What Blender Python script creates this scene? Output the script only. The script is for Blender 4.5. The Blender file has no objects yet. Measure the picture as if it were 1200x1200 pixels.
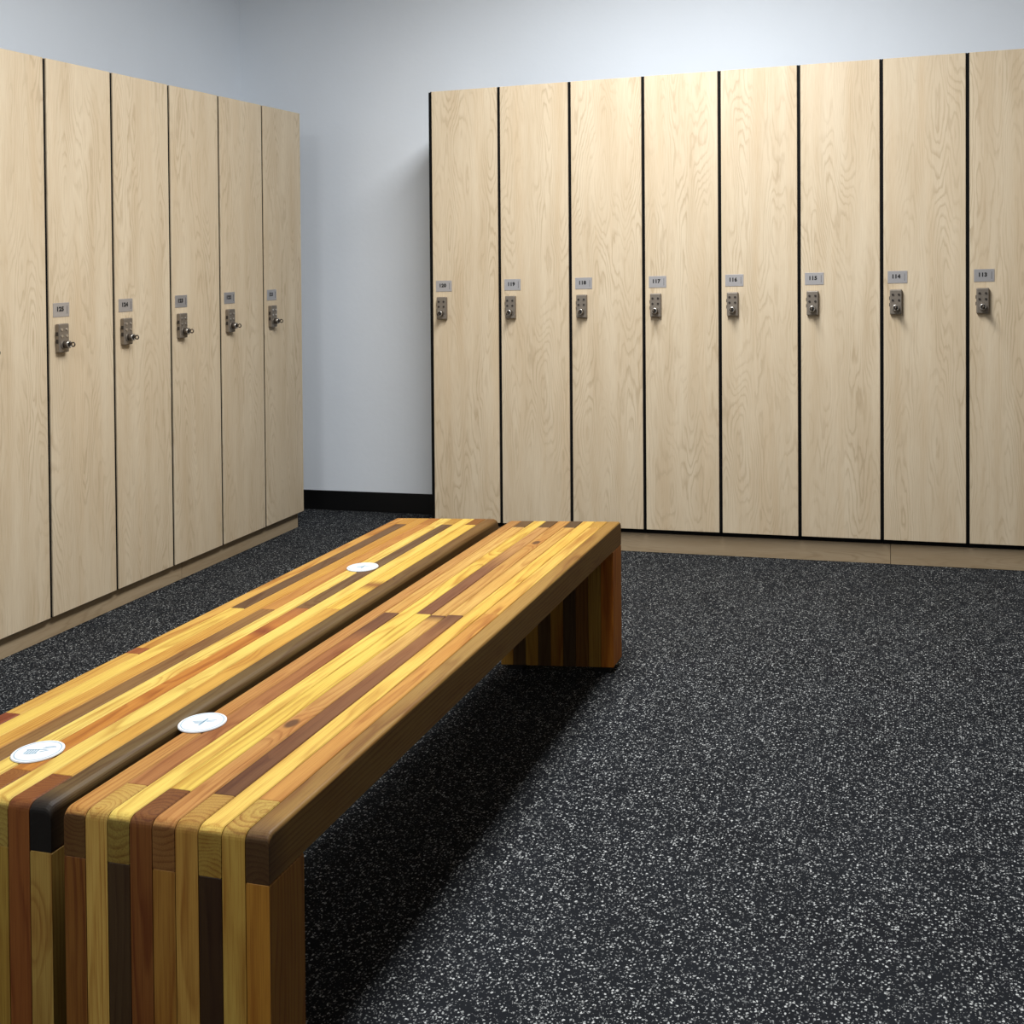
import bpy, bmesh, math, random
from mathutils import Vector, Matrix

random.seed(7)
scene = bpy.context.scene
C = scene.collection
PI = math.pi

# ------------------------------------------------------------------ measures (metres)
SHEAR = 0.021          # all geometry sheared to fit the image skew: z rises with x
PITCH = 0.305         # one locker
XL = -0.7176          # front of the locker row on the left wall
YE = 0.1758           # far end of that row
YW = 0.4988           # back wall
XW = -1.2416          # left wall
ZR, ZL = 0.0973, 0.0713   # underside of the doors, back row / left row
DH = 1.797            # door height
GAP = 0.0065          # half the gap between doors
DT = 0.019            # door thickness
CEIL = 2.78
XR, YF = 4.3, -6.6    # right and front walls (behind the camera)


def lift(p):
    return Vector((p[0], p[1], p[2] + SHEAR * p[0]))


def lin(c, k=1.0):
    out = []
    for v in c[:3]:
        v = v / 255.0
        out.append((v / 12.92 if v <= 0.04045 else ((v + 0.055) / 1.055) ** 2.4) * k)
    return tuple(out) + (1.0,)


# ------------------------------------------------------------------ materials
class NT:
    def __init__(self, name):
        self.m = bpy.data.materials.new(name)
        self.m.use_nodes = True
        self.t = self.m.node_tree
        self.b = self.t.nodes['Principled BSDF']

    def n(self, kind, **kw):
        nd = self.t.nodes.new(kind)
        for k, v in kw.items():
            setattr(nd, k, v)
        return nd

    def l(self, a, b):
        self.t.links.new(a, b)

    def val(self, sock, v):
        if isinstance(v, (int, float)):
            sock.default_value = v
        elif isinstance(v, tuple):
            sock.default_value = v
        else:
            self.l(v, sock)

    def math(self, op, a, b=0.0, c=None, clamp=False):
        nd = self.n('ShaderNodeMath', operation=op, use_clamp=clamp)
        self.val(nd.inputs[0], a)
        self.val(nd.inputs[1], b)
        if c is not None:
            self.val(nd.inputs[2], c)
        return nd.outputs[0]

    def vmath(self, op, a, b):
        nd = self.n('ShaderNodeVectorMath', operation=op)
        self.val(nd.inputs[0], a)
        self.val(nd.inputs[1], b)
        return nd.outputs[0]

    def noise(self, vec, scale, detail=2.0, rough=0.5, dist=0.0):
        nd = self.n('ShaderNodeTexNoise')
        self.l(vec, nd.inputs['Vector'])
        nd.inputs['Scale'].default_value = scale
        nd.inputs['Detail'].default_value = detail
        nd.inputs['Roughness'].default_value = rough
        nd.inputs['Distortion'].default_value = dist
        return nd.outputs[0]

    def ramp(self, fac, stops):
        nd = self.n('ShaderNodeValToRGB')
        while len(nd.color_ramp.elements) < len(stops):
            nd.color_ramp.elements.new(0.5)
        for e, (p, c) in zip(nd.color_ramp.elements, stops):
            e.position = p
            e.color = c if len(c) == 4 else tuple(c) + (1.0,)
        self.l(fac, nd.inputs[0])
        return nd.outputs[0]

    def mrange(self, v, a, b, c=0.0, d=1.0, smooth=False):
        nd = self.n('ShaderNodeMapRange')
        if smooth:
            nd.interpolation_type = 'SMOOTHSTEP'
        self.l(v, nd.inputs[0])
        for i, x in enumerate((a, b, c, d)):
            nd.inputs[1 + i].default_value = x
        return nd.outputs[0]

    def mix(self, fac, a, b, blend='MIX'):
        nd = self.n('ShaderNodeMix', data_type='RGBA', blend_type=blend)
        self.val(nd.inputs[0], fac)
        self.val(nd.inputs[6], a)
        self.val(nd.inputs[7], b)
        return nd.outputs[2]

    def bump(self, h, strength, dist):
        nd = self.n('ShaderNodeBump')
        nd.inputs['Strength'].default_value = strength
        nd.inputs['Distance'].default_value = dist
        self.l(h, nd.inputs['Height'])
        self.l(nd.outputs[0], self.b.inputs['Normal'])

    def fin(self, color=None, rough=0.5, metal=0.0, spec=0.5):
        if color is not None:
            self.val(self.b.inputs['Base Color'], color)
        self.val(self.b.inputs['Roughness'], rough)
        self.b.inputs['Metallic'].default_value = metal
        self.b.inputs['Specular IOR Level'].default_value = spec
        return self.m


def plain(name, rgb, rough=0.5, metal=0.0, spec=0.5):
    return NT(name).fin(lin(rgb), rough, metal, spec)


def wood_boards():
    """planed pine / cedar offcuts; board colour comes in with 'tint', fibre direction with 'gpos'"""
    s = NT('oiled_timber')
    g = s.n('ShaderNodeAttribute', attribute_name='gpos').outputs['Vector']
    tint = s.n('ShaderNodeAttribute', attribute_name='tint').outputs['Color']
    # growth rings about the pith line, wavering along the board
    wav = s.noise(s.vmath('MULTIPLY', g, (1.6, 16.0, 16.0)), 1.0, 2.0, 0.5)
    wav2 = s.noise(s.vmath('MULTIPLY', g, (5.0, 40.0, 40.0)), 1.0, 2.0, 0.5)
    sp = s.n('ShaderNodeSeparateXYZ')
    s.l(g, sp.inputs[0])
    r = s.math('SQRT', s.math('ADD', s.math('MULTIPLY', sp.outputs[1], sp.outputs[1]),
                              s.math('MULTIPLY', sp.outputs[2], sp.outputs[2])))
    r = s.math('ADD', r, s.math('MULTIPLY', s.math('SUBTRACT', wav, 0.5), 0.030))
    r = s.math('ADD', r, s.math('MULTIPLY', s.math('SUBTRACT', wav2, 0.5), 0.006))
    # sparse knots
    vo = s.n('ShaderNodeTexVoronoi', feature='F1')
    s.l(s.vmath('MULTIPLY', g, (6.0, 15.0, 15.0)), vo.inputs['Vector'])
    vo.inputs['Scale'].default_value = 1.0
    cr = s.n('ShaderNodeSeparateColor')
    s.l(vo.outputs['Color'], cr.inputs[0])
    pick = s.math('GREATER_THAN', cr.outputs[0], 0.92)
    knot = s.math('MULTIPLY', s.mrange(vo.outputs['Distance'], 0.09, 0.15, 1.0, 0.0, True), pick)
    halo = s.math('MULTIPLY', s.mrange(vo.outputs['Distance'], 0.1, 0.55, 1.0, 0.0, True), pick)
    r = s.math('ADD', r, s.math('MULTIPLY', halo, 0.012))
    ring = s.math('FRACT', s.math('MULTIPLY', r, 165.0))
    late = s.ramp(ring, [(0.0, (0, 0, 0, 1)), (0.45, (0.12, 0.12, 0.12, 1)), (0.82, (1, 1, 1, 1)), (0.95, (0.25, 0.25, 0.25, 1)), (1.0, (0, 0, 0, 1))])
    fib = s.noise(s.vmath('MULTIPLY', g, (9.0, 700.0, 700.0)), 1.0, 3.0, 0.6)
    blot = s.noise(s.vmath('MULTIPLY', g, (3.5, 22.0, 22.0)), 1.0, 3.0, 0.6)
    amt = s.math('MULTIPLY', late, s.mrange(blot, 0.3, 0.7, 0.35, 0.95))
    deep = s.mix(1.0, tint, (0.60, 0.42, 0.26, 1), 'MULTIPLY')
    col = s.mix(amt, tint, deep)
    col = s.mix(s.mrange(blot, 0.45, 0.75, 0.0, 0.75), col, s.mix(1.0, col, (0.86, 0.72, 0.55, 1), 'MULTIPLY'))
    col = s.mix(s.mrange(fib, 0.45, 0.72, 0.0, 0.8), col, s.mix(1.0, col, (0.66, 0.53, 0.40, 1), 'MULTIPLY'))
    col = s.mix(s.math('MULTIPLY', halo, 0.35), col, s.mix(1.0, col, (0.75, 0.45, 0.25, 1), 'MULTIPLY'))
    col = s.mix(s.math('MULTIPLY', knot, 0.85), col, (0.055, 0.02, 0.008, 1))
    s.bump(s.math('ADD', s.math('MULTIPLY', late, 0.6), fib), 0.12, 0.0006)
    return s.fin(col, 0.55, 0.0, 0.25)


def laminate(name, a, b, c):
    """maple-pattern laminate; 'gpos' = (along, across, depth)"""
    s = NT(name)
    g = s.n('ShaderNodeAttribute', attribute_name='gpos').outputs['Vector']
    rnd = s.n('ShaderNodeObjectInfo').outputs['Random']
    off = s.n('ShaderNodeCombineXYZ')
    s.l(s.math('MULTIPLY', rnd, 31.0), off.inputs[0])
    s.l(s.math('MULTIPLY', rnd, 17.0), off.inputs[1])
    g = s.vmath('ADD', g, off.outputs[0])
    h = s.noise(s.vmath('MULTIPLY', g, (1.5, 9.5, 1.0)), 1.0, 1.0, 0.35)
    h2 = s.noise(s.vmath('MULTIPLY', g, (7.0, 36.0, 1.0)), 1.0, 2.0, 0.5)
    hh = s.math('ADD', h, s.math('MULTIPLY', h2, 0.10))
    ring = s.math('FRACT', s.math('MULTIPLY', hh, 24.0))
    line = s.ramp(ring, [(0.0, (0.15, 0.15, 0.15, 1)), (0.5, (0, 0, 0, 1)), (0.86, (1, 1, 1, 1)), (1.0, (0.15, 0.15, 0.15, 1))])
    fade = s.mrange(s.noise(s.vmath('MULTIPLY', g, (2.0, 12.0, 1.0)), 1.0, 2.0, 0.5), 0.36, 0.66, 0.06, 0.72)
    fib = s.noise(s.vmath('MULTIPLY', g, (11.0, 420.0, 1.0)), 1.0, 3.0, 0.6)
    tone = s.noise(s.vmath('MULTIPLY', g, (1.2, 13.0, 1.0)), 1.3, 2.0, 0.5)
    tone2 = s.noise(s.vmath('MULTIPLY', g, (1.0, 20.0, 2.0)), 0.8, 2.0, 0.5)
    col = s.mix(s.mrange(tone, 0.35, 0.68), a, b)
    col = s.mix(s.mrange(tone2, 0.5, 0.75, 0.0, 0.6), col, s.mix(1.0, col, (0.97, 0.915, 0.85, 1), 'MULTIPLY'))
    col = s.mix(s.math('MULTIPLY', line, fade), col, c)
    col = s.mix(s.mrange(fib, 0.42, 0.75, 0.0, 0.7), col, s.mix(1.0, col, (0.86, 0.80, 0.74, 1), 'MULTIPLY'))
    return s.fin(col, 0.48, 0.0, 0.35)


def rubber_floor():
    s = NT('flecked_rubber')
    geo = s.n('ShaderNodeNewGeometry').outputs['Position']
    fl = s.vmath('MULTIPLY', geo, (1.0, 1.0, 0.0))
    d = s.n('ShaderNodeTexNoise')
    s.l(fl, d.inputs['Vector'])
    d.inputs['Scale'].default_value = 210.0
    d.inputs['Detail'].default_value = 1.0
    warp = s.vmath('ADD', fl, s.vmath('MULTIPLY', s.vmath('SUBTRACT', d.outputs['Color'], (0.5, 0.5, 0.5)), (0.006, 0.006, 0.0)))

    def layer(scale, keep, size):
        vo = s.n('ShaderNodeTexVoronoi', feature='F1')
        s.l(warp, vo.inputs['Vector'])
        vo.inputs['Scale'].default_value = scale
        sc = s.n('ShaderNodeSeparateColor')
        s.l(vo.outputs['Color'], sc.inputs[0])
        m = s.math('MULTIPLY', s.math('GREATER_THAN', sc.outputs[0], keep),
                   s.mrange(vo.outputs['Distance'], size * 0.75, size, 1.0, 0.0))
        return m, sc.outputs[1]

    m1, v1 = layer(175.0, 0.56, 0.38)
    m2, v2 = layer(300.0, 0.58, 0.40)
    patch = s.noise(fl, 5.0, 3.0, 0.6)
    base = s.mix(s.mrange(patch, 0.3, 0.7), (0.0070, 0.0080, 0.0100, 1), (0.0105, 0.0120, 0.0148, 1))
    f1 = s.mix(v1, (0.09, 0.095, 0.095, 1), (0.50, 0.51, 0.50, 1))
    f2 = s.mix(v2, (0.05, 0.052, 0.055, 1), (0.28, 0.285, 0.28, 1))
    col = s.mix(m2, base, f2)
    col = s.mix(m1, col, f1)
    s.bump(s.noise(fl, 260.0, 3.0, 0.6), 0.35, 0.001)
    return s.fin(col, 0.8, 0.0, 0.08)


def painted_wall(name, rgb):
    s = NT(name)
    geo = s.n('ShaderNodeNewGeometry').outputs['Position']
    n1 = s.noise(geo, 2.2, 3.0, 0.5)
    col = s.mix(s.mrange(n1, 0.3, 0.7), rgb, tuple(v * 0.97 for v in rgb[:3]) + (1,))
    s.bump(s.math('ADD', s.noise(geo, 38.0, 4.0, 0.55), s.math('MULTIPLY', s.noise(geo, 9.0, 2.0, 0.5), 1.5)), 0.16, 0.004)
    return s.fin(col, 0.75, 0.0, 0.3)


M_TIMBER = wood_boards()
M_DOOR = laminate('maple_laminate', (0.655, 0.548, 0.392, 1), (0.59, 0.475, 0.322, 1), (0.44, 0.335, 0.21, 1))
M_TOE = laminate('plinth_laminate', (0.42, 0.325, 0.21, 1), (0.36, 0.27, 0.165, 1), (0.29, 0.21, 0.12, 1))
M_FLOOR = rubber_floor()
M_WALL = painted_wall('cool_white_paint', (0.85, 0.90, 0.955, 1))
M_CEIL = plain('ceiling_paint', (225, 228, 232), 0.8)
M_UNSEEN = plain('beige_paint', (168, 160, 148), 0.8)
M_DIM = plain('taupe_paint', (140, 132, 122), 0.8)
M_BLACK = plain('black_panel', (7, 7, 7), 0.6, 0, 0.12)
M_BASE = plain('black_rubber_base', (10, 10, 11), 0.5, 0, 0.35)
M_PLATE = plain('brushed_aluminium', (192, 190, 191), 0.38, 0.7)
M_INK = plain('black_ink', (22, 21, 21), 0.6)
M_LOCK = plain('satin_pewter', (140, 131, 120), 0.42, 0.65)
M_KNOB = plain('dark_pewter', (92, 84, 76), 0.42, 0.75)
M_STEEL = plain('steel_and_glint', (205, 200, 192), 0.28, 0.9)
M_STUD = plain('dark_stud', (60, 54, 50), 0.4, 0.4)
M_DISC = plain('white_vinyl', (206, 210, 214), 0.5)
M_PRINT = plain('pale_blue_print', (118, 150, 166), 0.5)
M_PAD = plain('black_foot_rubber', (9, 9, 9), 0.7)


# ------------------------------------------------------------------ object helpers
def link(o, parent=None):
    C.objects.link(o)
    if parent is not None:
        o.parent = parent
    return o


def tag(o, label, cat, group=None):
    o['label'] = label
    o['category'] = cat
    if group:
        o['group'] = group
    return o


def thing(name, label, cat, loc, group=None):
    o = bpy.data.objects.new(name, None)
    o.empty_display_size = 0.1
    link(o)
    o.location = lift(loc)
    return tag(o, label, cat, group)


def finish(me, origin, fmap=None):
    """from working coordinates to local ones in the sheared scene"""
    o0 = Vector(origin)
    for v in me.vertices:
        p = Vector(fmap(v.co)) if fmap else v.co.copy()
        v.co = lift(p) - lift(o0)
    me.update()


def mesh_from(bm, name, mats, origin=(0, 0, 0), fmap=None, gaxes=None):
    bm.normal_update()
    me = bpy.data.meshes.new(name)
    bm.to_mesh(me)
    bm.free()
    for m in (mats if isinstance(mats, (list, tuple)) else [mats]):
        me.materials.append(m)
    if gaxes:
        at = me.attributes.new('gpos', 'FLOAT_VECTOR', 'POINT')
        for i, v in enumerate(me.vertices):
            at.data[i].vector = (v.co[gaxes[0]], v.co[gaxes[1]], v.co[gaxes[2]])
    finish(me, origin, fmap)
    return me


def bx(bm, x0, x1, y0, y1, z0, z1, bev=0.0, seg=1, mat=0):
    g = bmesh.ops.create_cube(bm, size=1.0)
    vs = g['verts']
    for v in vs:
        v.co = Vector(((x0 + x1) / 2 + v.co.x * (x1 - x0), (y0 + y1) / 2 + v.co.y * (y1 - y0), (z0 + z1) / 2 + v.co.z * (z1 - z0)))
    fs = set(f for v in vs for f in v.link_faces)
    for f in fs:
        f.material_index = mat
    if bev > 0:
        es = list(set(e for v in vs for e in v.link_edges))
        r = bmesh.ops.bevel(bm, geom=es, offset=bev, segments=seg, profile=0.5, affect='EDGES', clamp_overlap=True)
        for f in r['faces']:
            f.material_index = mat


def cyl(bm, c, axis, r, h, n=24, r2=None, mat=0, smooth=True):
    """cylinder centred at c, its axis along 'x', 'y' or 'z'"""
    rot = {'z': Matrix.Identity(4), 'x': Matrix.Rotation(PI / 2, 4, 'Y'), 'y': Matrix.Rotation(-PI / 2, 4, 'X')}[axis]
    g = bmesh.ops.create_cone(bm, cap_ends=True, segments=n, radius1=r, radius2=r if r2 is None else r2, depth=h, matrix=Matrix.Translation(c) @ rot)
    for f in set(f for v in g['verts'] for f in v.link_faces):
        f.material_index = mat
        f.smooth = smooth and len(f.verts) == 4
    return g['verts']


def torus(bm, c, axis, R, r, n=20, k=8, mat=0):
    ring = []
    for i in range(n):
        a = 2 * PI * i / n
        row = []
        for j in range(k):
            b = 2 * PI * j / k
            p = ((R + r * math.cos(b)) * math.cos(a), (R + r * math.cos(b)) * math.sin(a), r * math.sin(b))
            p = {'z': p, 'x': (p[2], p[0], p[1]), 'y': (p[0], p[2], p[1])}[axis]
            row.append(bm.verts.new(Vector(c) + Vector(p)))
        ring.append(row)
    for i in range(n):
        for j in range(k):
            f = bm.faces.new((ring[i][j], ring[(i + 1) % n][j], ring[(i + 1) % n][(j + 1) % k], ring[i][(j + 1) % k]))
            f.smooth = True
            f.material_index = mat


def structure(name, bm, m, gaxes=None):
    o = bpy.data.objects.new(name, mesh_from(bm, name, m, gaxes=gaxes))
    link(o)
    o['kind'] = 'structure'
    return o


# ------------------------------------------------------------------ the room
bm = bmesh.new(); bx(bm, XW, XR, YF, YW, -0.12, 0.0)
structure('floor', bm, M_FLOOR)
bm = bmesh.new(); bx(bm, XW - 0.12, XR + 0.12, YF - 0.12, YW + 0.12, CEIL, CEIL + 0.1)
structure('ceiling', bm, M_CEIL)
bm = bmesh.new(); bx(bm, XW - 0.12, XR + 0.12, YW, YW + 0.12, -0.12, CEIL)
structure('wall_back', bm, M_WALL)
bm = bmesh.new(); bx(bm, XW - 0.12, XW, YF, YW, -0.12, CEIL)
structure('wall_left', bm, M_WALL)
bm = bmesh.new(); bx(bm, XR, XR + 0.12, YF, YW, -0.12, CEIL)
structure('wall_right', bm, M_DIM)
bm = bmesh.new(); bx(bm, XW - 0.12, XR + 0.12, YF - 0.12, YF, -0.12, CEIL)
structure('wall_front', bm, M_UNSEEN)
bm = bmesh.new(); bx(bm, XW + 0.001, -0.012, YW - 0.009, YW - 0.0005, 0.0005, 0.0935, 0.002, 2)
structure('baseboard_back', bm, M_BASE)


# ------------------------------------------------------------------ lockers
# working coordinates of a locker: a across the door, d depth behind the door face, z up from the floor
def right_map(v):
    return Vector((v.x, v.y, v.z))


def left_map(v):
    return Vector((-v.y, v.x, v.z))


def locker_body(fmap, z0, drop, a0, a1, depth):
    bm = bmesh.new()
    bx(bm, a0, a1, DT + 0.001, depth, z0 - drop, z0 + DH + 0.003, 0.001)
    bx(bm, a0, GAP - 0.0008 if a0 > -0.001 else 0.001, 0.005, DT + 0.002, z0, z0 + DH - 0.002)      # front edges of the side panels
    bx(bm, PITCH - GAP + 0.0008, a1, 0.005, DT + 0.002, z0, z0 + DH - 0.002)
    return mesh_from(bm, 'body', M_BLACK, fmap=fmap)


def locker_door(fmap, z0, a0, a1):
    bm = bmesh.new()
    bx(bm, a0, a1, 0.0, DT, z0, z0 + DH, 0.0012)
    return mesh_from(bm, 'door', M_DOOR, fmap=fmap, gaxes=(2, 0, 1))


def plate_mesh(fmap, a, z):
    bm = bmesh.new()
    bx(bm, a, a + 0.071, -0.0016, -0.0002, z - 0.046, z, 0.0005)
    bx(bm, a + 0.0605, a + 0.0617, -0.0020, -0.0015, z - 0.037, z - 0.010, 0, 1, 1)
    return mesh_from(bm, 'number_plate', [M_PLATE, M_INK], fmap=fmap)


def number_mesh(fmap, txt, a, z):
    cu = bpy.data.curves.new('number', 'FONT')
    cu.body = txt
    cu.size = 0.0195
    cu.offset = 0.0012
    cu.extrude = 0.0002
    cu.space_character = 1.12
    cu.align_x = 'CENTER'
    cu.resolution_u = 3
    tmp = bpy.data.objects.new('number_text', cu)
    C.objects.link(tmp)
    bpy.context.view_layer.update()
    dg = bpy.context.evaluated_depsgraph_get()
    me = bpy.data.meshes.new_from_object(tmp.evaluated_get(dg))
    bpy.data.objects.remove(tmp)
    me.name = 'number'
    me.materials.clear()
    me.materials.append(M_INK)
    for v in me.vertices:
        v.co = Vector((a + 0.0300 + v.co.x, -0.0019 - v.co.z, z - 0.0270 + v.co.y))
    finish(me, (0, 0, 0), fmap)
    return me


LW, LH, LD = 0.044, 0.093, 0.017


def lock_meshes(fmap, a, z, m_stud):
    bm = bmesh.new()
    bx(bm, a, a + LW, -LD, -0.0002, z - LH, z, 0.0035, 3)
    for q in (0.026, 0.050):                       # grip ridges on the hinge side of the case
        bx(bm, a - 0.0022, a + 0.0015, -LD * 0.75, -LD * 0.25, z - q - 0.013, z - q, 0.0006, 1, 1)
    cyl(bm, (a + LW / 2, -LD - 0.001, z - 0.0675), 'y', 0.0155, 0.003, 28)
    case = mesh_from(bm, 'lock', [M_LOCK, M_STUD], fmap=fmap)
    studs = []
    for i in range(2):
        for j in range(2):
            b = bmesh.new()
            cyl(b, (a + 0.011 + 0.022 * i, -LD - 0.0008, z - 0.019 - 0.021 * j), 'y', 0.0042, 0.0032, 16, 0.0034)
            studs.append(mesh_from(b, 'button', m_stud, fmap=fmap))
    b = bmesh.new()
    c = (a + LW / 2, 0, z - 0.0675)
    cyl(b, (c[0], -LD - 0.010, c[2]), 'y', 0.0125, 0.018, 28, 0.0115, mat=2)
    torus(b, (c[0], -LD - 0.0188, c[2]), 'y', 0.0098, 0.0023, 28, 8, 0)
    cyl(b, (c[0], -LD - 0.0192, c[2]), 'y', 0.0072, 0.0006, 20, mat=1)
    bx(b, c[0] - 0.0022, c[0] + 0.0022, -LD - 0.0275, -LD - 0.0185, c[2] - 0.0055, c[2] + 0.0055, 0.0008, 1, 2)
    torus(b, (c[0], -LD - 0.034, c[2]), 'x', 0.0066, 0.0022, mat=2)
    knob = mesh_from(b, 'knob', [M_STEEL, M_INK, M_KNOB], fmap=fmap)
    return case, studs, knob


def child(name, me, parent):
    return link(bpy.data.objects.new(name, me), parent)


def build_locker(label, group, loc, fmap, z0, body, num, plate_z, lock_z):
    """the first locker of a row, with all its parts"""
    t = thing('locker', label, 'locker', loc, group)
    child('body', body, t)
    child('door', locker_door(fmap, z0, GAP, PITCH - GAP), t)
    pl = child('number_plate', plate_mesh(fmap, 0.0212, plate_z), t)
    if num:
        child('number', number_mesh(fmap, num, 0.0212, plate_z), pl)
    case, studs, knob = lock_meshes(fmap, 0.0290, lock_z, M_STUD if fmap is right_map else M_STEEL)  # left row's buttons take brighter steel, painting in their white glints
    lk = child('lock', case, t)
    for me in studs:
        child('button', me, lk)
    child('knob', knob, lk)
    return t


def copy_locker(src, label, loc, fmap, num, plate_z, body=None):
    r = src.copy()
    C.objects.link(r)
    r.location = lift(loc)
    r['label'] = label
    for ch in list(src.children):
        c = ch.copy()
        C.objects.link(c)
        c.parent = r
        if body is not None and ch.name.split('.')[0] == 'body':
            c.data = body
        for g in list(ch.children):
            if g.name.split('.')[0] == 'number':
                continue
            d = g.copy()
            C.objects.link(d)
            d.parent = c
        if num and ch.name.split('.')[0] == 'number_plate':
            child('number', number_mesh(fmap, num, 0.0212, plate_z), c)
    return r


DR = YW - 0.012       # depth of the back row
DL = (XL - XW) - 0.006
GRP_B, GRP_L = 'maple lockers on the back wall', 'maple lockers on the left wall'
NUM_B = ['120', '119', '118', '117', '116', '115', '114', '113']
body_r = locker_body(right_map, ZR, 0.019, 0.0005, PITCH - 0.0005, DR)
body_r0 = locker_body(right_map, ZR, 0.019, -0.0085, PITCH - 0.0005, DR)
first = None
for k, num in enumerate(NUM_B):
    lab = 'pale maple keypad locker on the back wall, plate numbered %s' % num
    if k == 0:
        lab = 'pale maple locker numbered 120 with black side edge, beside the bare back wall'
    if k == 7:
        lab = 'pale maple locker numbered 113 on the back wall, cut off by the right picture edge'
    loc = (k * PITCH, 0, 0)
    if first is None:
        first = build_locker(lab, GRP_B, loc, right_map, ZR, body_r0, num, 1.1045, 1.0360)
    else:
        copy_locker(first, lab, loc, right_map, num, 1.1045, body_r)

NUM_L = [None, '125', '124', '123', '122', '121']
body_l = locker_body(left_map, ZL, 0.0, 0.0005, PITCH - 0.0005, DL)
first = None
for j, num in enumerate(NUM_L):
    lab = 'pale maple keypad locker on the left wall, plate numbered %s' % num
    if num is None:
        lab = 'pale maple locker at the left picture edge, nearest of the left wall row'
    if j == 5:
        lab = 'pale maple locker numbered 121, far end of the left wall row'
    loc = (XL, YE - (6 - j) * PITCH, 0)
    if first is None:
        first = build_locker(lab, GRP_L, loc, left_map, ZL, body_l, num, 1.0830, 1.0150)
    else:
        copy_locker(first, lab, loc, left_map, num, 1.0830)


def toe(label, x0, x1, y0, y1, z1, axis, group):
    o0 = ((x0 + x1) / 2, (y0 + y1) / 2, 0)
    bm = bmesh.new()
    bx(bm, x0, x1, y0, y1, 0.0005, z1, 0.0008)
    me = mesh_from(bm, 'toe_kick', M_TOE, o0, gaxes=(0, 2, 1) if axis == 'x' else (1, 2, 0))
    o = link(bpy.data.objects.new('toe_kick', me))
    o.location = lift(o0)
    tag(o, label, 'toe kick', group)


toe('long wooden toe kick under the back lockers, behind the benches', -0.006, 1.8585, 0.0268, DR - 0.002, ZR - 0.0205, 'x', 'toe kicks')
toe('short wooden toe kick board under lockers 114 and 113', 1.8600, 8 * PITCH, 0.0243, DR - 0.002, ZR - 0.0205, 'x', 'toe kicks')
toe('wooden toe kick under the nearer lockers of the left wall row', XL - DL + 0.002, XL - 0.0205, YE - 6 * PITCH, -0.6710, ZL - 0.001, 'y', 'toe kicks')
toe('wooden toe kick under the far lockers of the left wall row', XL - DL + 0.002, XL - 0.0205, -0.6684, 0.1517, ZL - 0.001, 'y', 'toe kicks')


# ------------------------------------------------------------------ benches
BH, SEAT, LEG, PADH = 0.4160, 0.0690, 0.0860, 0.0180


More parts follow.
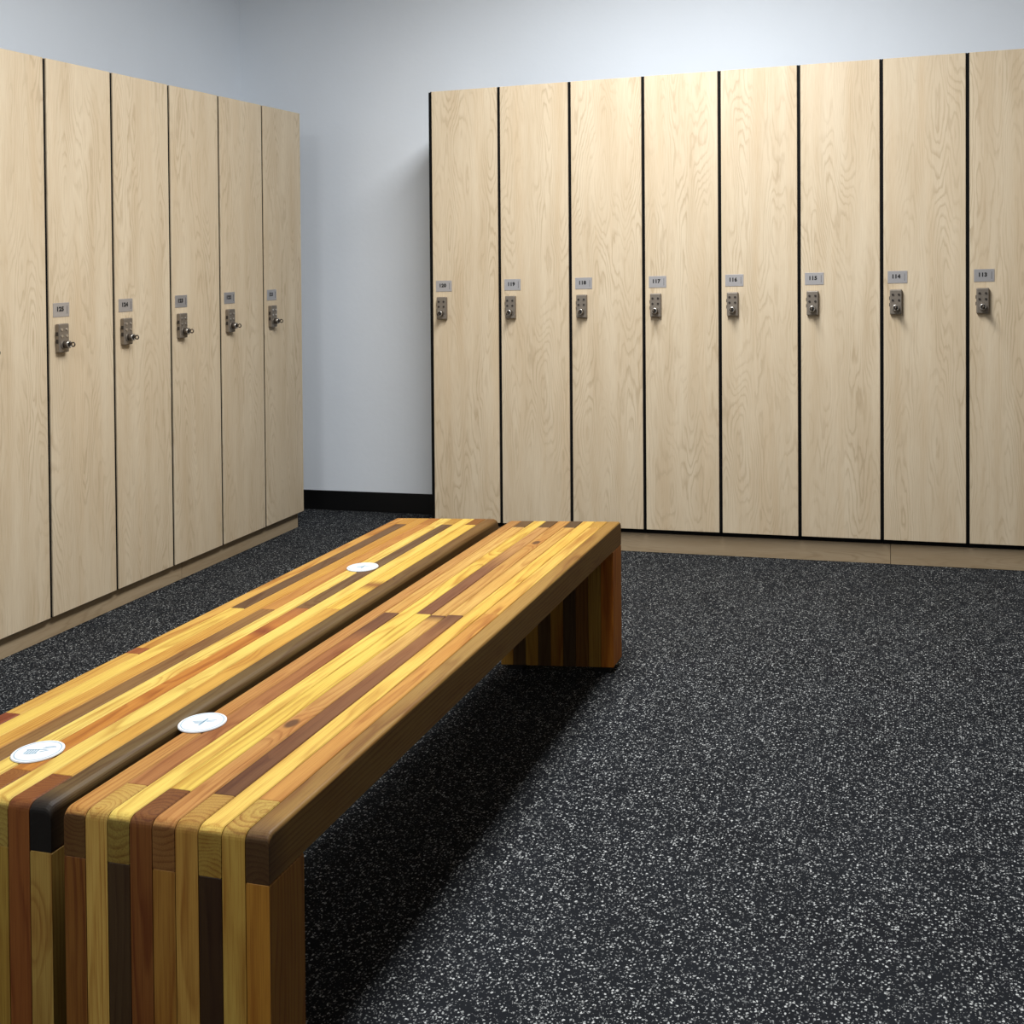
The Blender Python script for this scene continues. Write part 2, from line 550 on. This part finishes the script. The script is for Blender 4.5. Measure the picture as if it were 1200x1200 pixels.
class Boards:
    """square-planed sticks glued side by side; each keeps its own colour and fibre direction"""

    def __init__(self, quad, n, L):
        self.q = [Vector((p[0], p[1], 0)) for p in quad]      # near left, near right, far left, far right
        self.n, self.L = n, L
        self.v, self.f, self.g, self.t = [], [], [], []

    def pos(self, u, c, w):
        s, t = u / self.L, c / self.n
        a = self.q[0].lerp(self.q[1], t)
        b = self.q[2].lerp(self.q[3], t)
        p = a.lerp(b, s)
        return Vector((p.x, p.y, w))

    def stick(self, col, u0, u1, w0, w1, stops, fibre='u', r0=0.0, r1=0.0, rl=0.0016, rr=0.0016, endk=0.0):
        W = 0.0372
        v0, v1 = col * W + 0.0006, (col + 1) * W - 0.0006
        e = 0.0012
        us = [u0, u1]
        for R, base, sg in ((r0, u0, 1), (r1, u1, -1)):
            if R > 0.002:
                us += [base + sg * R * q for q in (0.04, 0.15, 0.32, 0.55, 0.78, 1.0)]
            else:
                us.append(base + sg * 0.0008)
        for (p, c) in stops:
            if u0 < p < u1:
                us.append(p)
        us = sorted(set(round(x, 6) for x in us))
        pa, pb = random.uniform(-0.016, 0.016), random.choice((-1, 1)) * random.uniform(0.012, 0.075)
        po = random.uniform(0, 60)
        sc = random.uniform(0.45, 1.05)
        rows = []
        for u in us:
            t = w1
            for R, d in ((r0, u - u0), (r1, u1 - u)):
                if R > 0.002 and d < R:
                    t = min(t, w1 - (R - math.sqrt(max(0.0, R * R - (R - d) ** 2))))
                elif R <= 0.002 and d < 0.0004:
                    t = min(t, w1 - 0.0008)
            prof = [(v0 + e, w0), (v1 - e, w0), (v1, w0 + e)]
            for (r, cx, a0) in ((rr, v1 - rr, 0), (rl, v0 + rl, 90)):
                k = 1 if r < 0.003 else 6
                for i in range(k + 1):
                    a = math.radians(a0 + 90 * i / k)
                    prof.append((cx + r * math.cos(a), t - r + r * math.sin(a)))
            prof.append((v0, w0 + e))
            c = stops[0][1]
            if len(stops) > 1:
                if u <= stops[0][0]:
                    c = stops[0][1]
                elif u >= stops[-1][0]:
                    c = stops[-1][1]
                else:
                    for (p, ca), (q, cb) in zip(stops, stops[1:]):
                        if p <= u <= q:
                            k = (u - p) / max(1e-6, q - p)
                            c = tuple(ca[i] * (1 - k) + cb[i] * k for i in range(3))
            row = []
            for (v, w) in prof:
                row.append(len(self.v))
                self.v.append(self.pos(u, v / W, w))
                vc, wc = (v0 + v1) / 2, (w0 + w1) / 2
                if fibre == 'u':
                    self.g.append((u + po, (v - vc + pa) * sc, (w - wc + pb) * sc))
                else:
                    self.g.append((w + po, (v - vc + pa) * sc, (u - (u0 + u1) / 2 + pb) * sc))
                q = lin(c, 0.64)
                q = (q[0], q[1], q[2] * 0.86, 1.0)
                if fibre == 'u' and endk and u - u0 < 0.0006:      # oil soaks deeper into the sawn ends
                    q = (q[0] * endk, q[1] * endk * 0.95, q[2] * endk * 0.85, 1.0)
                elif fibre == 'w':
                    q = (q[0], q[1] * 0.97, q[2] * 0.72, 1.0)  # leg colours yellowed to paint in the warm shade on them
                self.t.append(q)
            rows.append(row)
        m = len(rows[0])
        for a, b in zip(rows, rows[1:]):
            for i in range(m):
                j = (i + 1) % m
                self.f.append((a[i], b[i], b[j], a[j]))
        self.f.append(tuple(rows[0]))
        self.f.append(tuple(reversed(rows[-1])))

    def build(self, name, parent, origin):
        me = bpy.data.meshes.new(name)
        me.from_pydata(self.v, [], self.f)
        me.materials.append(M_TIMBER)
        g = me.attributes.new('gpos', 'FLOAT_VECTOR', 'POINT')
        for i in range(len(self.v)):
            g.data[i].vector = self.g[i]
        t = me.attributes.new('tint', 'FLOAT_COLOR', 'POINT')
        for i in range(len(self.v)):
            t.data[i].color = self.t[i]
        bm = bmesh.new()
        bm.from_mesh(me)
        bmesh.ops.recalc_face_normals(bm, faces=bm.faces[:])
        bm.to_mesh(me)
        bm.free()
        finish(me, origin)
        return child(name, me, parent)


def bench(label, quad, seat_cols, near_legs, far_legs, near_u, edge):
    """seat_cols: per stick a list of lengths (u0, u1, colour stops); odd sticks run to the ends, even ones stop at the leg fingers"""
    n = 9
    L = 1.78
    cx = sum(p[0] for p in quad) / 4
    cy = sum(p[1] for p in quad) / 4
    o = (cx, cy, 0)
    t = thing('slatted_bench', label, 'bench', o)
    S = Boards(quad, n, L)
    RT = 0.013
    for c in range(n):
        rl = edge[0] if c == 0 else 0.0016
        rr = edge[1] if c == n - 1 else 0.0016
        segs = seat_cols[c]
        ends = (0.0, L) if c % 2 == 0 else (LEG + 0.0006, L - LEG - 0.0006)
        cuts = [ends[0]] + [s[0] for s in segs[:-1]] + [ends[1]]
        for i, (a, b) in enumerate(zip(cuts, cuts[1:])):
            S.stick(c, a + (0.0003 if i else 0), b - (0.0003 if i < len(segs) - 1 else 0), BH - SEAT, BH, segs[i][1], 'u',
                    RT if (i == 0 and c % 2 == 0) else 0.0, RT if (i == len(segs) - 1 and c % 2 == 0) else 0.0, rl, rr,
                    (0.22, 0, 0.30, 0, 0.42, 0, 0.42, 0, 0.45)[c] if (i == 0 and c % 2 == 0) else 0.0)
    S.build('seat', t, o)
    for tints, u0, u1, near in ((near_legs, 0.0, LEG, True), (far_legs, L - LEG, L, False)):
        B = Boards(quad, n, L)
        for c in range(n):
            top = BH if c % 2 else BH - SEAT - 0.0004
            R = RT if c % 2 else 0.0
            B.stick(c, u0, u1, PADH, top, [(0, tints[c])], 'w', R if near else 0.0, 0.0 if near else R)
        leg = B.build('leg', t, o)
        P = Boards(quad, n, L)
        for c in (0.4, 7.4):
            bm = bmesh.new()
            ps = [P.pos(u, cc, 0) for (u, cc) in ((u0 + 0.012, c), (u1 - 0.012, c), (u1 - 0.012, c + 1.2), (u0 + 0.012, c + 1.2))]
            lo = [bm.verts.new(p + Vector((0, 0, 0.0004))) for p in ps]
            hi = [bm.verts.new(p + Vector((0, 0, PADH - 0.0002))) for p in ps]
            bm.faces.new(lo)
            bm.faces.new(hi)
            for i in range(4):
                bm.faces.new((lo[i], lo[(i + 1) % 4], hi[(i + 1) % 4], hi[i]))
            bmesh.ops.recalc_face_normals(bm, faces=bm.faces[:])
            child('foot_pad', mesh_from(bm, 'foot_pad', M_PAD, o), leg)
    return t


def one(c):
    return [(None, [(0, c)])]


RC = [
    [(None, [(0, (206, 152, 84)), (0.5, (200, 145, 85)), (1.6, (205, 155, 90)), (1.78, (185, 135, 80))])],
    [(0.907, [(0.09, (180, 122, 74)), (0.72, (168, 110, 66)), (0.80, (122, 78, 50)), (0.907, (116, 74, 48))]), (None, [(0.9, (222, 176, 102)), (1.6, (232, 188, 112))])],
    [(None, [(0, (246, 214, 114)), (1.0, (244, 208, 104)), (1.78, (238, 200, 100))])],
    [(0.907, [(0, (243, 210, 104))]), (None, [(0.9, (132, 86, 60)), (1.25, (140, 94, 66)), (1.45, (196, 146, 92)), (1.7, (206, 156, 96))])],
    [(0.902, [(0, (204, 148, 88)), (0.4, (208, 156, 92)), (0.78, (224, 180, 104)), (0.86, (214, 166, 96)), (0.895, (112, 72, 46))]), (None, [(0.9, (214, 168, 98)), (1.78, (205, 152, 84))])],
    [(0.909, [(0.09, (112, 72, 44)), (0.4, (132, 86, 54)), (0.8, (150, 100, 62)), (0.9, (120, 78, 50))]), (None, [(0.9, (228, 184, 106)), (1.7, (222, 176, 98))])],
    [(None, [(0, (244, 206, 108)), (1.0, (242, 202, 100)), (1.78, (236, 190, 92))])],
    [(0.925, [(0.09, (208, 150, 78)), (0.5, (214, 158, 82)), (0.92, (210, 152, 74))]), (None, [(0.93, (226, 178, 92)), (1.3, (236, 196, 102)), (1.7, (226, 180, 92))])],
    [(None, [(0, (118, 88, 54)), (0.05, (160, 124, 66)), (0.9, (170, 132, 70)), (1.78, (168, 126, 62))])],
]
R_NEAR = [(136, 90, 44), (208, 172, 108), (72, 54, 38), (134, 86, 48), (166, 122, 64), (192, 152, 90), (60, 40, 22), (200, 168, 100), (180, 128, 58)]
R_FAR = [(205, 155, 78), (112, 86, 66), (205, 155, 76), (110, 82, 58), (200, 148, 70), (98, 76, 60), (150, 102, 54), (205, 162, 88), (228, 142, 58)]
bench('slatted timber bench with one sticker, on the right of the gap between the benches',
      [(0.7875, -2.972), (1.1235, -2.972), (0.8060, -1.212), (1.1310, -1.166)], RC, R_NEAR, R_FAR, 0, (0.006, 0.006))

LC = [
    [(0.268, [(0, (150, 78, 46))]), (0.575, [(0.27, (226, 180, 92))]), (0.607, [(0.57, (168, 98, 54))]), (None, [(0.6, (226, 178, 92)), (1.78, (214, 160, 84))])],
    [(0.880, [(0, (242, 206, 106))]), (None, [(0.88, (112, 82, 56)), (1.7, (120, 88, 60))])],
    [(None, [(0, (224, 174, 86)), (0.8, (222, 170, 82)), (1.78, (210, 156, 74))])],
    [(0.882, [(0, (150, 112, 66)), (0.7, (140, 102, 64)), (0.87, (160, 118, 72))]), (None, [(0.88, (208, 150, 82)), (1.7, (204, 144, 76))])],
    [(None, [(0, (247, 218, 122)), (1.78, (246, 212, 116))])],
    [(0.900, [(0, (206, 140, 60)), (0.70, (206, 136, 60)), (0.74, (160, 88, 46)), (0.78, (200, 130, 62)), (0.9, (176, 112, 64))]), (None, [(0.9, (136, 104, 68)), (1.15, (122, 94, 66)), (1.7, (118, 90, 64))])],
    [(None, [(0, (247, 218, 122)), (1.78, (246, 210, 108))])],
    [(0.905, [(0, (222, 172, 82))]), (None, [(0.9, (246, 206, 98)), (1.04, (244, 204, 96)), (1.09, (160, 104, 54)), (1.13, (244, 206, 100)), (1.7, (244, 206, 100))])],
    [(None, [(0, (34, 27, 20)), (0.012, (58, 45, 33)), (0.05, (112, 90, 56)), (0.8, (116, 92, 56)), (1.3, (122, 92, 54)), (1.78, (140, 104, 58))])],
]
L_NEAR = [(150, 110, 60), (190, 150, 80), (140, 100, 55), (120, 80, 46), (180, 140, 80), (156, 102, 56), (170, 140, 74), (140, 84, 44), (178, 148, 92)]
L_FAR = [(160, 120, 64), (210, 160, 88), (170, 128, 62), (190, 132, 72), (168, 124, 58), (206, 164, 92), (136, 92, 48), (150, 100, 54), (120, 90, 50)]
bench('slatted timber bench with two stickers, left of the gap, black-ended stick along its edge',
      [(0.4200, -2.972), (0.7660, -2.972), (0.4510, -1.238), (0.7610, -1.196)], LC, L_NEAR, L_FAR, 0, (0.008, 0.013))


# ------------------------------------------------------------------ round stickers on the benches
def disc(label, x, y, ang, kind):
    o0 = (x, y, BH + 0.0003)
    bm = bmesh.new()
    vs = cyl(bm, (0, 0, 0.0011), 'z', 0.0393, 0.0022, 56)
    top = [e for e in bm.edges if all(v.co.z > 0.002 for v in e.verts)]
    bmesh.ops.bevel(bm, geom=top, offset=0.0007, segments=2, affect='EDGES')
    me = mesh_from(bm, 'bench_sticker', M_DISC)
    o = link(bpy.data.objects.new('bench_sticker', me))
    o.location = lift(o0)
    tag(o, label, 'sticker', 'round white stickers on the benches')
    ca, sa = math.cos(ang), math.sin(ang)
    rot = lambda v: Vector((v.x * ca - v.y * sa, v.x * sa + v.y * ca, v.z))
    bm = bmesh.new()
    n = 64
    for R0, R1 in ((0.0338, 0.0350),):
        ri = [bm.verts.new((R0 * math.cos(2 * PI * i / n), R0 * math.sin(2 * PI * i / n), 0.0024)) for i in range(n)]
        ro = [bm.verts.new((R1 * math.cos(2 * PI * i / n), R1 * math.sin(2 * PI * i / n), 0.0024)) for i in range(n)]
        for i in range(n):
            bm.faces.new((ri[i], ro[i], ro[(i + 1) % n], ri[(i + 1) % n]))

    def stroke(x0, y0, x1, y1, w):
        d = Vector((x1 - x0, y1 - y0, 0)).normalized()
        p = Vector((-d.y, d.x, 0)) * w * 0.8
        a, b = Vector((x0, y0, 0.0024)), Vector((x1, y1, 0.0024))
        bm.faces.new([bm.verts.new(q) for q in (a - p, b - p, b + p, a + p)])

    if kind == 0:
        for i in range(5):
            stroke(-0.019 + 0.0042 * i, -0.008, -0.0165 + 0.0042 * i, 0.006, 0.0013)
        stroke(-0.020, 0.0065, 0.012, 0.0040, 0.0012)
        stroke(-0.017, -0.0085, 0.001, -0.0085, 0.0012)
        stroke(0.004, -0.004, 0.016, 0.001, 0.0013)
        stroke(0.004, 0.009, 0.024, 0.0115, 0.0010)
        stroke(0.006, 0.013, 0.022, 0.0150, 0.0010)
    else:
        stroke(-0.018, 0.004, 0.004, 0.004, 0.0011)
        stroke(-0.015, 0.000, 0.003, 0.000, 0.0011)
        stroke(-0.012, -0.004, 0.002, -0.004, 0.0011)
        stroke(-0.002, -0.013, 0.005, 0.013, 0.0022)
        stroke(0.006, 0.005, 0.022, 0.007, 0.0010)
        stroke(0.006, 0.001, 0.020, 0.002, 0.0010)
    child('print', mesh_from(bm, 'print', M_PRINT, fmap=rot), o)
    return o


disc('round white sticker near the front end of the left bench', 0.6120, -2.8310, 0.35, 0)
disc('round white sticker overhanging the gap, the only one on the right bench', 0.8050, -2.6750, 0.30, 1)
disc('small-looking round white sticker at the far end of the left bench', 0.6140, -1.7590, 0.35, 1)


# ------------------------------------------------------------------ light: a recessed ceiling panel and an added fill
def panel(x, y, sx, sy, power, col=(0.97, 0.985, 1.0)):
    li = bpy.data.lights.new('panel_or_fill', 'AREA')
    li.shape = 'RECTANGLE'
    li.size, li.size_y = sx, sy
    li.energy = power
    li.color = col
    o = bpy.data.objects.new('panel_or_fill', li)
    C.objects.link(o)
    o.location = (x, y, CEIL - 0.01)
    return o


panel(1.08, -1.62, 0.55, 1.8, 63)
panel(0.7, -4.8, 0.6, 1.2, 36)  # fill lamp added behind the camera to brighten the bench fronts

w = bpy.data.worlds.new('World')
scene.world = w
w.use_nodes = True
w.node_tree.nodes['Background'].inputs[0].default_value = (0.5, 0.55, 0.62, 1)
w.node_tree.nodes['Background'].inputs[1].default_value = 0.02

# ------------------------------------------------------------------ camera
yaw, pitch, roll, f = -0.28154501, -0.01679980, -0.00638101, 1300.99791
cx, cy = 702.371059, 316.074194
F = Vector((math.sin(yaw) * math.cos(pitch), math.cos(yaw) * math.cos(pitch), math.sin(pitch)))
R0 = Vector((math.cos(yaw), -math.sin(yaw), 0))
U0 = R0.cross(F)
R = R0 * math.cos(roll) + U0 * math.sin(roll)
U = -R0 * math.sin(roll) + U0 * math.cos(roll)
cam = bpy.data.cameras.new('camera')
co = bpy.data.objects.new('camera', cam)
C.objects.link(co)
cam.sensor_fit = 'HORIZONTAL'
cam.sensor_width = 36.0
cam.lens = f / 1200.0 * 36.0
cam.shift_x = (600.0 - cx) / 1200.0
cam.shift_y = (cy - 600.0) / 1200.0
cam.clip_start = 0.02
mw = Matrix((R, U, -F)).transposed().to_4x4()
mw.translation = Vector((1.96860237, -4.27296387, 1.22478549))
co.matrix_world = mw
scene.camera = co

vs = scene.view_settings
vs.view_transform = 'Standard'
vs.look = 'None'
vs.gamma = 1.0
vs.use_curve_mapping = False
vs.exposure = 0.86
